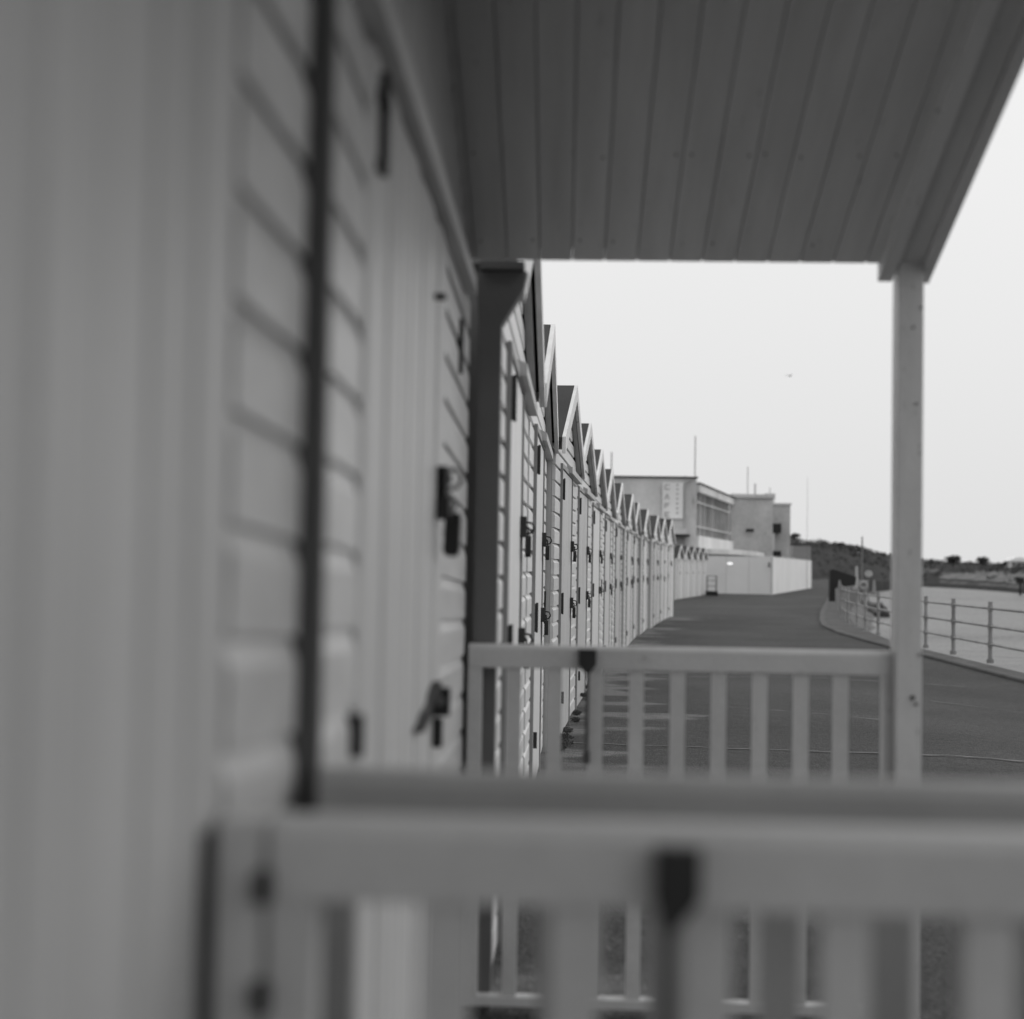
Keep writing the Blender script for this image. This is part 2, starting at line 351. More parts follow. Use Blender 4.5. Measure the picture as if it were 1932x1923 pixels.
# pale crack across the asphalt
def strip(name, pts, wd, m):
    vs, fs = [], []
    for i, (x, y) in enumerate(pts):
        a = wd*(0.4+1.2*random.random()); vs += [(x, y-a, gz(x, y)+0.009), (x, y+a, gz(x, y)+0.009)]
    for i in range(len(pts)-1): fs.append((2*i, 2*i+2, 2*i+3, 2*i+1))
    return tag(MB().add(vs, fs).obj(name, m), kind='structure')
CRACK = mat('sand filled crack', 0.15, 0.9, 0.4, 8)
strip('pavement_crack', [(0.0+i*0.12, 9.75-0.35*min(1, i/26)+0.02*math.sin(i*1.3)+random.uniform(-.02, .02)+(0.012*(i-26) if i > 26 else 0)*0.3) for i in range(50)], 0.012, CRACK)
def crack(x0, y0, x1, y1, n, wd):
    strip('pavement_crack', [(x0+(x1-x0)*i/n+random.uniform(-.03, .03), y0+(y1-y0)*i/n+random.uniform(-.05, .05)) for i in range(n+1)], wd, CRACK)
crack(1.3, 13.2, 2.6, 11.9, 14, .010); crack(3.4, 15.5, 5.7, 14.1, 18, .012); crack(0.9, 17.5, 4.9, 18.6, 26, .02); crack(2.2, 7.6, 5.6, 7.9, 20, .006)
strip('pavement_joint', [(2.9+i*0.15, 43.0-0.05*i) for i in range(24)], 0.16, CONC)

# headland across the bay
HC = [(1455,1000,1112,160,0),(1494,1013,1112,180,0),(1521,1026,1110,200,0),(1556,1027,1107,240,0.05),(1613,1035,1104,300,0.15),(1680,1052,1103,380,0.3),(1741,1062,1107,480,0.8),
      (1800,1065,1111,450,1.0),(1860,1067,1116,410,1.0),(1932,1070,1122,354,1.0),(2050,1074,1135,280,1.0),(2300,1080,1165,200,1.0),(2700,1100,1230,150,1.0)]
def hcol(x):
    for a, b in zip(HC, HC[1:]):
        if a[0] <= x <= b[0]:
            t = (x-a[0])/(b[0]-a[0]); return [p+(q-p)*t for p, q in zip(a, b)]
from mathutils import noise as mn
vs, fs, av = [], [], []; nx, nz = 260, 20
for i in range(nx+1):
    x, yt, yb, d, sd_ = hcol(1455+(2700-1455)*i/nx)
    for j in range(nz+1):
        t = j/nz; dd = d*(1+0.28*t**1.3)
        yy = yb + (yt-yb)*(t**0.8)
        p = D(x, yy, dd)
        k = mn.noise(Vector((x*0.03, t*3, 1)))*1.5*t + mn.noise(Vector((x*0.15, t*8, 3)))*0.6*t
        if j == 0: p.z = -4.2
        p.z += k*d/400 * (1 if j < nz else 1.4)
        vs.append(p)
        band = 1.0 if 0.34 < t < 0.62 else (0.75 if 0.15 < t < 0.24 else 0.25)
        if x < 1775: band = 0.6 if 0.4 < t < 0.8 else 0.3
        if x > 1840 and 0.34 < t < 0.85: band = 1.0
        av.append(sd_*band)
for i in range(nx):
    for j in range(nz):
        k = i*(nz+1)+j; fs.append((k, k+nz+1, k+nz+2, k+1))
me = bpy.data.meshes.new('headland'); me.from_pydata([tuple(v) for v in vs], [], fs); me.materials.append(CLIFF)
at = me.attributes.new('sandy', 'FLOAT', 'POINT')
for i, v_ in enumerate(av): at.data[i].value = v_
for p in me.polygons: p.use_smooth = True
tag(link('headland', me), kind='structure')
# scrub on it (nobody could count it)
def leaves(mb, c, r, n, s, rng=random, flat=1.0):
    for _ in range(n):
        while True:
            q = Vector((rng.uniform(-1, 1), rng.uniform(-1, 1), rng.uniform(-1, 1)))
            if 0.25 < q.length < 1: break
        p = Vector(c) + Vector((q.x*r[0], q.y*r[1], q.z*r[2]))
        a = Vector((rng.gauss(0, 1), rng.gauss(0, 1), rng.gauss(0, 1))).normalized(); b = a.orthogonal().normalized()
        k = s*rng.uniform(0.6, 1.4)
        mb.add([p-a*k-b*k*.6, p+a*k-b*k*.6, p+b*k], [(0, 1, 2)])
scrub = MB()
for _ in range(620):
    x = random.uniform(1494, 2250); col = hcol(x)
    t = 1.0 if random.random() < 0.55 else random.random()**0.7
    if x > 1745 and random.random() < 0.3: t = random.uniform(0.72, 0.9)
    if t < 1 and x > 1775 and (0.1 < t < 0.66) and random.random() < 0.85: continue
    dd = col[3]*(1+0.28*t**1.3); yy = col[2]+(col[1]-col[2])*(t**0.8)
    p = D(x, yy, dd); s = dd/400; rr = random.uniform(0.5, 1.35)*s
    if p.z < -3.6: p.z = -3.4
    leaves(scrub, p, (rr*1.7, rr*1.7, rr), 26, 0.33*s)
tag(scrub.obj('scrub', LEAF), 'low dark scrub growing along the top and slopes of the headland', 'scrub', kind='stuff')

def tree(x, y, d, wpx, hpx, label, sparse=False):
    p = D(x, y, d); wv = wpx*d/F_PX; hv = hpx*d/F_PX
    r = empty('tree', (p.x, p.y, p.z-0.5), 0, label, 'tree', 'trees on the headland skyline')
    t = MB(); t.tube((0, 0, -0.5), (0, 0, hv*0.55), 0.16*hv/2, 7, 0.07*hv)
    for k in range(6):
        a = k*1.05; t.tube((0, 0, hv*0.3), (math.cos(a)*wv*.33, math.sin(a)*wv*.33, hv*(.6+.07*(k%3))), 0.05*hv/2, 5, 0.02*hv/2)
    t.obj('trunk', BARK, r)
    c = MB(); n = 13 if not sparse else 7
    for k in range(n):
        a = random.random()*6.28; q = random.random()**.5
        leaves(c, (math.cos(a)*q*wv*.34, math.sin(a)*q*wv*.34, 0.5+hv*random.uniform(.3, .8)*(1-.35*q)), (wv*.2, wv*.2, hv*.26), 90 if not sparse else 22, 0.06*hv if not sparse else .03*hv)
    c.obj('crown', LEAF2, r)
tree(1798, 1064, 520, 36, 21, 'broad round-topped tree on the skyline just right of the white porch post')
tree(1853, 1066, 500, 30, 19, 'smaller dark tree on the skyline, second right of the white porch post')
tree(1757, 1062, 530, 16, 9, 'low spreading tree touching the right edge of the white porch post')
tree(1896, 1068, 470, 16, 9, 'small bushy tree on the skyline left of the pale roof')
tree(1552, 1027, 262, 32, 16, 'bare thin-branched tree on the hill behind the white hoarding', True)
tree(1586, 1030, 290, 20, 9, 'dark low tree beside the bare tree on the hill')
tree(1502, 1016, 200, 22, 12, 'dark tree beside the right end of the cafe building', False)
# pale house on the headland
p = D(1917, 1067, 470); e = empty('house', p, 0.2, 'pale low house with arched roof on the far headland skyline', 'house')
MB().box(-3.2, 3.2, -2, 2, -1, 1.4).obj('wall', RENDER, e)
MB().prism([(-3.8+7.6*i/10, 1.41+1.3*math.sin(math.pi*i/10)) for i in range(11)], 'y', -2.3, 2.3).obj('roof', SIGNM, e)
for k in range(3): MB().box(-2.4+k*1.9, -1.4+k*1.9, -2.03, -1.97, 0.1, 1.0).obj('window', GLASS, e)
p = D(1510, 1080, 150); e = empty('retaining_block', (p.x, p.y, -0.3), YAW, 'flat grey concrete building standing beyond the end of the cafe', 'building')
MB().box(-0.95, 0.85, -1, 5, 0, 3.9).obj('wall', P_FRAME, e); MB().box(-1.0, 0.9, -1.05, 5.05, 3.9, 4.0).obj('roof', FELT, e)

# ------------------------------------------------------------ beach huts
BP = [(0.018, 0.0), (0.018, 0.074), (0.015, 0.080), (0.005, 0.093), (0.003, 0.0985), (-0.004, 0.0985), (-0.004, 0.0)]
def board_mesh(): return MB().prism([(-a, b) for a, b in BP], 'x', 0, 1).mesh('board', P_WHITE)
BOARD = board_mesh()
def dboard_mesh(wd, m=None):
    g = 0.006; t = 0.02
    return MB().prism([(0.0006, 0), (wd-0.0006, 0), (wd-0.0006, -t+g), (wd-g, -t), (g, -t), (0.0006, -t+g)], 'z', 0, 1).mesh('door_board', m or P_DOOR)
DBOARD = dboard_mesh(0.098); NDBOARD = dboard_mesh(0.098, P_NDOOR)
BVAR = [(BOARD, DBOARD), (MB().prism([(-a, b) for a, b in BP], 'x', 0, 1).mesh('board', P_W2), dboard_mesh(.098, P_D2)), (MB().prism([(-a, b) for a, b in BP], 'x', 0, 1).mesh('board', P_W3), dboard_mesh(.098, P_D3))]
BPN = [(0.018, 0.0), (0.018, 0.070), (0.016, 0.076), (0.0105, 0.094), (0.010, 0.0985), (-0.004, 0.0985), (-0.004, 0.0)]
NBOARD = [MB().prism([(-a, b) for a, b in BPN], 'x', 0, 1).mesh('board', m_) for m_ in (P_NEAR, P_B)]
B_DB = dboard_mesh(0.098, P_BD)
HINGE = MB().box(-0.006, 0.006, -0.012, 0, 0, 0.135).tube((0, -0.010, -0.004), (0, -0.010, 0.139), 0.006, 8).mesh('hinge', IRON)
HASP = MB().box(-0.03, 0.03, -0.030, 0, -0.035, 0.040).tube((0, -0.006, 0.0), (0, -0.034, 0.0), 0.007, 8)\
    .path([(0.0, -0.03+0.0, 0.02), (0.0, -0.052, 0.016), (0.0, -0.060, -0.002), (0.0, -0.050, -0.018), (0.0, -0.03, -0.022)], 0.004, 6).mesh('hasp', IRON)
LOCK = MB().prism([(-.018, 0), (.018, 0), (.021, -.008), (.021, -.052), (.014, -.062), (-.014, -.062), (-.021, -.052), (-.021, -.008)], 'y', -0.052, -0.030)\
    .path([(-0.012, -0.041, 0.0), (-0.012, -0.041, 0.014), (0, -0.041, 0.022), (0.012, -0.041, 0.014), (0.012, -0.041, 0.0)], 0.0035, 6).mesh('padlock', BRASS)
ORD = {'C': 'first', 'D': 'second', 'E': 'third', 'F': 'fourth', 'G': 'fifth', 'H': 'sixth', 'I': 'seventh', 'J': 'eighth', 'K': 'ninth', 'L': 'tenth', 'M': 'eleventh', 'N': 'twelfth', 'O': 'thirteenth'}

def gable(zt, w2, ze, za, z): # half width of gable at height z
    return w2 if z <= ze else w2*(za-z)/(za-ze)

def hut(key, x0, y0, x1, y1, za, ze, label, door=None, base=None, detailed=True, depth=2.2, over=0.12, boards=True, var=0, group='gabled white beach huts in the long row', rowtilt=0.0, bh=0.1):
    """facade from (x0,y0) to (x1,y1); local x runs along it, local -y is out to sea; za, ze heights above ground"""
    dx, dy = x1-x0, y1-y0; wd = math.hypot(dx, dy); w2 = wd/2
    gz = zg((y0+y1)/2) if base is None else base
    e = empty('beach_hut', ((x0+x1)/2, (y0+y1)/2, gz), math.atan2(dy, dx), label, 'beach hut', group)
    # body
    ex = 0.0
    MB().prism([(-w2+.004, 0.0), (w2-.004, 0.0), (w2-.004, ze-.02), (0, za-.03), (-w2+.004, ze-.02)], 'y', 0.006, depth).obj('wall', P_SIDE, e)  # white walls really; shade on the side returns is put into this grey
    d0, d1, dt = door if door else (-w2+0.55, w2-0.95, ze-0.14)
    # shiplap boards
    if boards:
        n = int((za-0.1)/bh)+1
        for k in range(n):
            z = 0.03+k*bh
            hw = gable(0, w2-.004, ze-.03, za-.05, z+bh)
            if hw < 0.08: break
            segs = [(-hw, d0-.03), (d1+.03, hw)] if z+bh*0.6 < dt+0.05 else [(-hw, hw)]
            for a, b in segs:
                if b-a > 0.04: link('board', BVAR[var][0], e, (a, 0.0, z), None, (b-a, 1, bh/0.1))
    # door with frame
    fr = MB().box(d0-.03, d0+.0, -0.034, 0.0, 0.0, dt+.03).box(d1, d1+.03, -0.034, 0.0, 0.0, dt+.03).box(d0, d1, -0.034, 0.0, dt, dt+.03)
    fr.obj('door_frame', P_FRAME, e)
    dr = MB().box(d0+.002, d1-.002, -0.006, 0.004, 0.03, dt-.003).obj('door', P_DOOR, e)
    nb = max(1, round((d1-d0-.006)/0.0985)); bw_ = (d1-d0-.006)/nb
    for k in range(nb):
        link('door_board', BVAR[(var*2+int(d1*100))%3][1] if group.startswith('gabled') else DBOARD, dr, (d0+.003+k*bw_, -0.006, 0.035), None, (bw_/0.098, 1, dt-.042))
    # roof
    for s in (-1, 1):
        sl = (za-ze)/w2; zo = 0.028; xe = w2+0.012
        ze2 = za - sl*xe
        a, b = (0.0, xe)
        poly = [(0.0, za-.012), (s*xe, ze2-.012), (s*xe, ze2+.022), (0.0, za+.022)]
        MB().prism(poly, 'y', -over+.005, depth+.05).obj('roof_slope', FELT, e)
        poly = [(s*.002, za+.024), (s*(xe-.01), ze2+.026), (s*(xe-.01), ze2-.082), (s*.002, za-.090)]
        MB().prism(poly, 'y', -over-.02, -over+.003).obj('barge_board', P_BARGE, e)
        poly = [(s*.002, za-.030), (s*(xe-.1), ze2+.1*sl-.030), (s*(xe-.1), ze2+.1*sl-.085), (s*.002, za-.085)]
        MB().prism(poly, 'y', -0.052, -0.019).obj('rake_trim', P_TRIM, e)
    return e, w2, d0, d1, dt

def hardware(e, d0, d1, dt, zs=(1.30, 0.88), hz=(1.62, 0.84), lock=0, side=1, hx=None):
    hx = d0-.01 if hx is None else hx
    for z in hz: link('hinge', HINGE, e, (hx, -0.034, z))
    for i, z in enumerate(zs):
        link('hasp', HASP, e, (d1-.03, -0.020, z), None, (1, 1, 1.05))
        if (lock >> i) & 1: link('padlock', LOCK, e, (d1-.03, -0.016, z-.03), None, (1, 1, 1.3))

lrng = random.Random(3)
feat = {'C': 'just past the dark post', 'E': 'standing slightly forward'}
for i, (k, y0, y1, x0, x1, za, ze) in enumerate(HUTS):
    g = zg((y0+y1)/2)
    lab = 'white gabled hut, %s of the row beyond the porch%s' % (ORD[k], (' ' + feat[k]) if k in feat else ('' if k != 'O' else ', last before the gap'))
    e, w2, d0, d1, dt = hut(k, x0, y0, x1, y1, za-.018+CAM_Z-g, ze+CAM_Z-g, lab, over=0.07 if i < 2 else 0.06, var=(0, 2, 1, 0, 1, 2, 0, 0, 1, 2, 0, 1, 2)[i])
    hardware(e, d0, d1, dt, zs=(1.30-g-.0, 0.88-g) if i < 12 else (1.3-g,), lock=lrng.choice([1, 3, 1, 2, 3]), hz=(1.60-g, 0.84-g))
    # hood board over the far half of the front, under the eave
    zz = ze+CAM_Z-g-.10
    MB().prism([(-0.018, zz-.03), (-0.058, zz-.03), (-0.058, zz+.012), (-0.018, zz+.03)], 'x', -0.12, w2-.03).obj('hood_board', P_TRIM, e)
    MB().box(d0+.25, d0+.262, -.044, -.026, 0.25, 0.33).obj('bolt', IRON, e)
    if i % 3 == 1: MB().box(w2-.16, w2-.148, -.03, -.016, 0.80-g, 1.0-g).obj('hook_plate', IRON, e)

# second, farther row of five
R2 = [(65.5, 4.45), (68.0, 4.93), (70.6, 5.45), (73.2, 5.95), (75.8, 6.45), (78.4, 6.95)]
nm2 = ['first', 'second', 'middle', 'fourth', 'last']
for i in range(5):
    (y0, x0), (y1, x1) = R2[i], R2[i+1]
    e, w2, d0, d1, dt = hut('R', x0, y0, x1, y1, 2.46, 1.9, 'small white hut, %s of the five in the farther row near the hoarding' % nm2[i], group='white beach huts in the farther row')
    hardware(e, d0, d1, dt, zs=(1.2,), hz=())
    if i < 4: pass

# ---------------- hut with the porch we look through
XB = lambda v: v
def porch_hut(x0, y0, x1, y1, label, door, tilt, key):
    za, ze = 1.244+CAM_Z, 0.79+CAM_Z
    wd = y1-y0; w2 = wd/2
    dx, dy = x1-x0, y1-y0
    e = empty('beach_hut', ((x0+x1)/2, (y0+y1)/2, 0), math.atan2(dy, dx), label, 'beach hut', 'gabled white beach huts in the long row')
    MB().prism([(-w2+.004, 0.0), (w2-.004, 0.0), (w2-.004, ze-.02), (0, za-.03), (-w2+.004, ze-.02)], 'y', 0.006, 2.2).obj('wall', P_WHITE, e)
    d0, d1, dt = door
    for k in range(20):
        z = 0.02+k*0.094
        if z > dt+.02: break
        for a, b in ((-w2+.004, d0), (d1, w2-.004)):
            if b-a > .03:
                zo = z - tilt*((a+b)/2)
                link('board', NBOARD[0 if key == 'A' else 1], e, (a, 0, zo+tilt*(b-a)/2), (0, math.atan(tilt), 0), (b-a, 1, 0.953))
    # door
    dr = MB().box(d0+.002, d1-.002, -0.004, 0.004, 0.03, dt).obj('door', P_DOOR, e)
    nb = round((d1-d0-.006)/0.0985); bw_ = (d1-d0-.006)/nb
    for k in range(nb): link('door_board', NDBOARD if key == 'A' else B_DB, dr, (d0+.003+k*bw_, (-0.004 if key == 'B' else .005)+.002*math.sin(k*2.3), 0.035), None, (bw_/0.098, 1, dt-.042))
    # head rail over the door and vertical boarding above it
    MB().prism([(-0.0, dt+.01), (-0.046, dt+.01), (-0.046, dt+.05), (-0.036, dt+.06), (0, dt+.06)], 'x', -w2+.01, w2-.19).obj('head_rail', P_WHITE, e)
    gb = MB()
    nb = 24
    for k in range(nb):
        a = -w2+.01+k*(wd-.02)/nb; b = a+(wd-.02)/nb; mid = (a+b)/2
        zt = za-.03-(za-ze)*abs(mid)/w2
        link('gable_board', B_DB, e, (a, -.001, dt+.062), None, ((b-a)/0.098, 0.8, max(.05, zt-dt-.062)))
    # porch roof: ceiling boards down each slope, felt over
    sl = (za-ze)/w2; ang = math.atan(sl); L = math.hypot(w2, za-ze)
    V0, V1 = -0.031, 1.05; nbd = 13; pw = 0.0838
    cb = MB(); g = 0.0055; t = 0.014
    cb.prism([(0.0004, 0), (pw-.0004, 0), (pw-.0004, -t+g*.9), (pw-g*.55, -t), (g*.55, -t), (.0004, -t+g*.9)], 'x', 0, L-0.035)
    CM = cb.mesh('ceiling_board', P_CEIL)
    nail = MB().tube((0, 0, -.0175), (0, 0, -.010), 0.0024, 6).mesh('nail', IRON)
    for s in (-1, 1):
        for k in range(-1, nbd):
            rz = 0 if s == 1 else math.pi
            yy = V0-(k+1)*pw if s == 1 else V0-k*pw
            o = link('ceiling_board', CM, e, (0, yy, za), (0, ang, rz) if s == 1 else (0, ang, math.pi), (1, 1, 1))
            if s == 1:
                for q in (0.62*L, 0.90*L):
                    if random.random() < 0.75: link('nail', nail, o, (q+random.uniform(-.01, .01), pw*random.choice([.2, .78])+0*random.random(), 0))
        xe = w2
        xf_ = xe-.06; zf_ = ze+sl*.06; poly = [(0.0, za+.002), (s*xf_, zf_+.002), (s*xf_, zf_+.03), (0, za+.03)]
        MB().prism(poly, 'y', -1.204, 2.25).obj('roof_slope', FELT, e)
        # strip, beam and outer barge board along the seaward edge
        for (va, vb, top, bot, m, nm) in ((1.071, 1.107, -.002, -.052, P_CEIL, 'rake_strip'), (1.111, 1.173, -.002, -.030, P_CEIL, 'rake_beam'), (1.176, 1.201, .0, -.056, P_CEIL, 'barge_board')):
            poly = [(s*.001, za+top), (s*(xe-.02), ze+sl*.02+top), (s*(xe-.02), ze+sl*.02+bot), (s*.001, za+bot)]
            MB().prism(poly, 'y', -vb, -va).obj(nm, m, e)
    # posts
    for s in ((1,) if key == 'B' else (1, -1)):
        px = s*(w2-.035) if key == 'B' else s*(w2-.3)
        MB().box(px-.035, px+.035, -1.178, -1.114, 0, ze-.01+.03).obj('porch_post', P_RAIL, e, bevel=.003)
    return e, w2
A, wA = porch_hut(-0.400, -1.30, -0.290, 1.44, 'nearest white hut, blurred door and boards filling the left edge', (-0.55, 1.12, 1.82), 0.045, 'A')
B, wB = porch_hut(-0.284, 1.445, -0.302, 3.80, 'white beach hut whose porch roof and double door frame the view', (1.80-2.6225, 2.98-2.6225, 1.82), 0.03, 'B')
MB().box(-wB-.004, -wB+.014, -0.034, 0.010, 0.0, 1.95).obj('corner_board', P_DARK, B)
# rear porch post with its gusset, dark paint
pp = [(-0.264, 0.0), (-0.203, 0.0), (-0.203, 1.79), (-0.146, 1.885), (-0.136, 1.932), (-0.272, 1.932), (-0.264, 1.80)]
o = MB().prism([(x, z) for x, z in pp], 'y', 3.826, 3.890).obj('wall_post', P_POST, None); o.name = 'wall_post'
o.parent = B; o.matrix_parent_inverse = (Matrix.Translation(B.location) @ Matrix.Rotation(B.rotation_euler.z, 4, 'Z')).inverted()
o = MB().box(-0.26, -0.145, 3.80, 3.90, 1.934, 1.955).obj('eave_block', P_DARK, None)
o.parent = B; o.matrix_parent_inverse = (Matrix.Translation(B.location) @ Matrix.Rotation(B.rotation_euler.z, 4, 'Z')).inverted()
Bi = (Matrix.Translation(B.location) @ Matrix.Rotation(B.rotation_euler.z, 4, 'Z')).inverted()
Ai = (Matrix.Translation(A.location)@Matrix.Rotation(A.rotation_euler.z, 4, 'Z')).inverted()
def inB(o, inv=Bi, par=B):
    o.parent = par; o.matrix_parent_inverse = inv; return o
ZR = lambda z: z+CAM_Z
# hardware on its door (world coordinates, wall face at x about -0.25)
xf = -0.256
inB(MB().box(xf-.02, xf+.004, 1.872, 1.892, ZR(.505), ZR(.638)).box(xf-.02, xf, 1.85, 1.89, ZR(.505), ZR(.517)).box(xf-.02, xf+.006, 1.85, 1.89, ZR(.59), ZR(.61)).obj('hinge', IRON))
inB(MB().box(xf-.02, xf+.002, 1.765, 1.785, ZR(-.235), ZR(-.185)).obj('hinge', IRON))
inB(MB().box(xf-.04, xf-.016, 3.43, 3.45, ZR(.45), ZR(.58)).obj('hinge', IRON))
inB(MB().tube((xf-.02, 2.74, ZR(.504)), (xf+.005, 2.74, ZR(.504)), .007, 10).obj('knob', IRON))
xl = -0.272
hs = MB().box(xl-.004, xl+.012, 2.80, 2.87, ZR(.105), ZR(.185)).tube((xl+.01, 2.835, ZR(.165)), (xl+.03, 2.835, ZR(.165)), .008)
hs.path([(xl+.012, 2.84, ZR(.180)), (xl+.038, 2.84, ZR(.184)), (xl+.050, 2.84, ZR(.168)), (xl+.040, 2.84, ZR(.148)), (xl+.012, 2.84, ZR(.143))], .004)
hs.path([(xl+.010, 2.84, ZR(.120)), (xl+.028, 2.84, ZR(.132)), (xl+.040, 2.84, ZR(.118)), (xl+.030, 2.84, ZR(.100))], .004)
inB(hs.obj('hasp', STEEL)); 
inB(MB().box(xl-.008, xl+.024, 2.80, 2.87, ZR(.095), ZR(.188)).obj('hasp', IRON, bevel=.003))
inB(MB().box(xl+.004, xl+.030, 2.79, 2.86, ZR(.085), ZR(.13)).obj('hasp', IRON, bevel=.003))
inB(MB().prism([(xl+.018, ZR(.095)), (xl+.046, ZR(.10)), (xl+.050, ZR(.092)), (xl+.048, ZR(.025)), (xl+.042, ZR(.014)), (xl+.022, ZR(.014)), (xl+.015, ZR(.025))], 'y', 2.82, 2.85).obj('padlock', BRASS, bevel=.003))
# lower hasp, square plate and long strap
inB(MB().box(xl-.004, xl+.036, 2.80, 2.822, ZR(-.292), ZR(-.238)).obj('lock_plate', BRASS, bevel=.002))
inB(MB().tube((xl+.018, 2.80, ZR(-.262)), (xl+.018, 2.790, ZR(-.262)), .009, 14).obj('lock_disc', STEEL))
inB(MB().prism([(2.80, ZR(-.225)), (2.78, ZR(-.232)), (2.50, ZR(-.288)), (2.46, ZR(-.285)), (2.55, ZR(-.262)), (2.80, ZR(-.25))], 'x', xl-.004, xl+.020).obj('strap', IRON))
inB(MB().box(xl+.004, xl+.022, 2.80, 2.83, ZR(-.352), ZR(-.296)).obj('padlock', BRASS, bevel=.003))
inB(MB().box(xl-.002, xl+.008, 2.83, 2.845, ZR(-.80), ZR(-.70)).tube((xl+.01, 2.84, ZR(-.76)), (xl+.03, 2.84, ZR(-.76)), .006).obj('bolt', IRON))

# ------------------------------------------------------------ balustrades across the porches
def balustrade(y, cx, x_l, x_r, label, m, wallstile=True, latch=None, hinges=(), th=.042, bwid=.036, lift=0.0):
    e = empty('balustrade', ((x_l+x_r)/2, y, 0), 0, label, 'balustrade', 'low slatted partitions across the porches')
    mx_ = (x_l+x_r)/2
    X = lambda x: x-mx_
    zt, zb = ZR(-.206+lift), ZR(-.2665+lift*.5)
    MB().prism([(0, zb), (th, zb), (th, zt-.010), (th-.008, zt), (.008, zt), (0, zt-.010)], 'x', X(x_l if not wallstile else x_l+.042), X(x_r)).obj('top_rail', m, e, bevel=.002)
    MB().box(X(x_l if not wallstile else x_l+.042), X(x_r), .002, th-.002, 0.030, 0.055).obj('bottom_rail', m, e, bevel=.002)
    if wallstile: MB().box(X(x_l), X(x_l+.036), .0, th, 0.01, zt-.002).obj('stile', m, e, bevel=.002)
    sx = x_l+.042 if wallstile else x_l
    MB().box(X(sx), X(sx+.036), .003, th-.003, 0.055, zb).obj('stile', m, e)
    MB().box(X(x_r-.038), X(x_r), .003, th-.003, 0.055, zb).obj('stile', m, e)
    BM = MB().box(-bwid/2, bwid/2, .008, th-.008, 0.055, zb).mesh('baluster', m)
    for c in cx: link('baluster', BM, e, (X(c), 0, 0))
    if latch is not None:
        a, b, rod = latch
        c = (a+b)/2
        MB().prism([(X(a), ZR(-.214)), (X(b), ZR(-.214)), (X(b), ZR(-.252)), (X(rod+.006), ZR(-.275)), (X(rod-.006), ZR(-.275)), (X(a), ZR(-.252))], 'y', -.020, -.001)\
            .obj('latch', IRON, e, bevel=.002)
        MB().box(X(rod-.0045), X(rod+.0045), -.010, -.002, ZR(-.5), ZR(-.276)).tube((X(rod), -.007, ZR(-.475)), (X(rod), -.007, ZR(-.505)), .009, 10).obj('latch_rod', P_ROD, e)
    for z in hinges:
        MB().tube((X(x_l+.039), -.007, ZR(z)-.012), (X(x_l+.039), -.007, ZR(z)+.012), .0075, 8).box(X(x_l+.036), X(x_l+.042), -.004, -.0005, ZR(z)-.014, ZR(z)+.014).obj('hinge', IRON, e)
    return e
g0 = balustrade(1.14, [-.097, .0045, .107, .213, .322, .428, .534, .640, .745], -.277, .826, 'nearest white slatted balustrade, very blurred, with a big dark latch', P_RAIL, True, (.064, .099, .0745), (-.253, -.338, -.6, -.9), bwid=.036, lift=.005)
balustrade(1.40, [-.118, -.012, .094, .200, .306, .412, .518, .624, .730], -.243, .826, 'shade-coloured slatted balustrade close behind the nearest one, starting at the dark corner board', P_RSHADE, False, bwid=.036, lift=.006)
for (x_, z_, rr_) in ((.853, ZR(-.318), .006), (.862, ZR(-.334), .004), (.858, ZR(.425), .003), (.85, ZR(.62), .003), (.87, 1.83, .003), (.87, .95, .003)):
    inB(MB().tube((x_, 3.765-.0315, z_), (x_, 3.76, z_), rr_, 7).obj('screw_hole', IRON))
balustrade(3.78, [-.154, -.048, .058, .163, .269, .374, .479, .584, .685], -.272, .828, 'sharper white slatted balustrade between the dark wall post and the white porch post', P_RAIL, False, (.012, .058, .036))
MB().box(-.2865-.2745, -.2785-.2745, -.012, .006, .25, ZR(-.212)).obj('gap_shadow', IRON, g0)  # dark strip painted in for the shadowed gap between wall and stile

# ------------------------------------------------------------ cafe building
def wxy(x, d, y=1075): p = D(x, y, d); return Vector((p.x, p.y))
cb_ = wxy(1312, 95)
cafe = empty('cafe_building', (cb_.x, cb_.y, -0.3), YAW, 'two-storey pale rendered seafront cafe with tall window bays and CAFE sign', 'cafe')
CI = (Matrix.Translation(cafe.location) @ Matrix.Rotation(YAW, 4, 'Z')).inverted()
def toL(x, d): v = CI @ Vector((*wxy(x, d), 0)); return v.x, v.y
Z_ = lambda px, d: px*d/F_PX + CAM_Z + 0.3      # pixel height above horizon -> local z
p1 = toL(1312, 95); p2 = toL(1378, 114); p3 = toL(1457, 114.5); p4 = toL(1120, 95.5)
top = Z_(169, 95)
def poly_part(name, pts, z0, z1, m): return MB().prism(pts, 'z', z0, z1).obj(name, m, cafe)
poly_part('wall', [p4, p1, (p1[0]+.4, p1[1]+14), (p4[0], p4[1]+14)], 0, top, RENDER)
poly_part('parapet', [(p4[0], p4[1]-.12), (p1[0]+.1, p1[1]-.12), (p1[0]+.5, p1[1]+14), (p4[0], p4[1]+14)], top, top+.10, FELT)
g1 = (p1[0]+.03, p1[1]+.3); g2 = (p2[0], p2[1])
gd = Vector((g2[0]-g1[0], g2[1]-g1[1])); GL = gd.length; gd.normalize(); gn = Vector((gd.y, -gd.x))
def gp(t, o): q = Vector(g1)+gd*t+gn*o; return (q.x, q.y)
def gbox(name, t0, t1, o0, o1, z0, z1, m, par=None): return MB().prism([gp(t0, o0), gp(t1, o0), gp(t1, o1), gp(t0, o1)], 'z', z0, z1).obj(name, m, par or cafe)
gt = Z_(158, 95)
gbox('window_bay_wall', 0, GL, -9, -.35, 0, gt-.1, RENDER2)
gbox('fascia', 0, GL, -.3, .25, gt-.50, gt, RENDER)
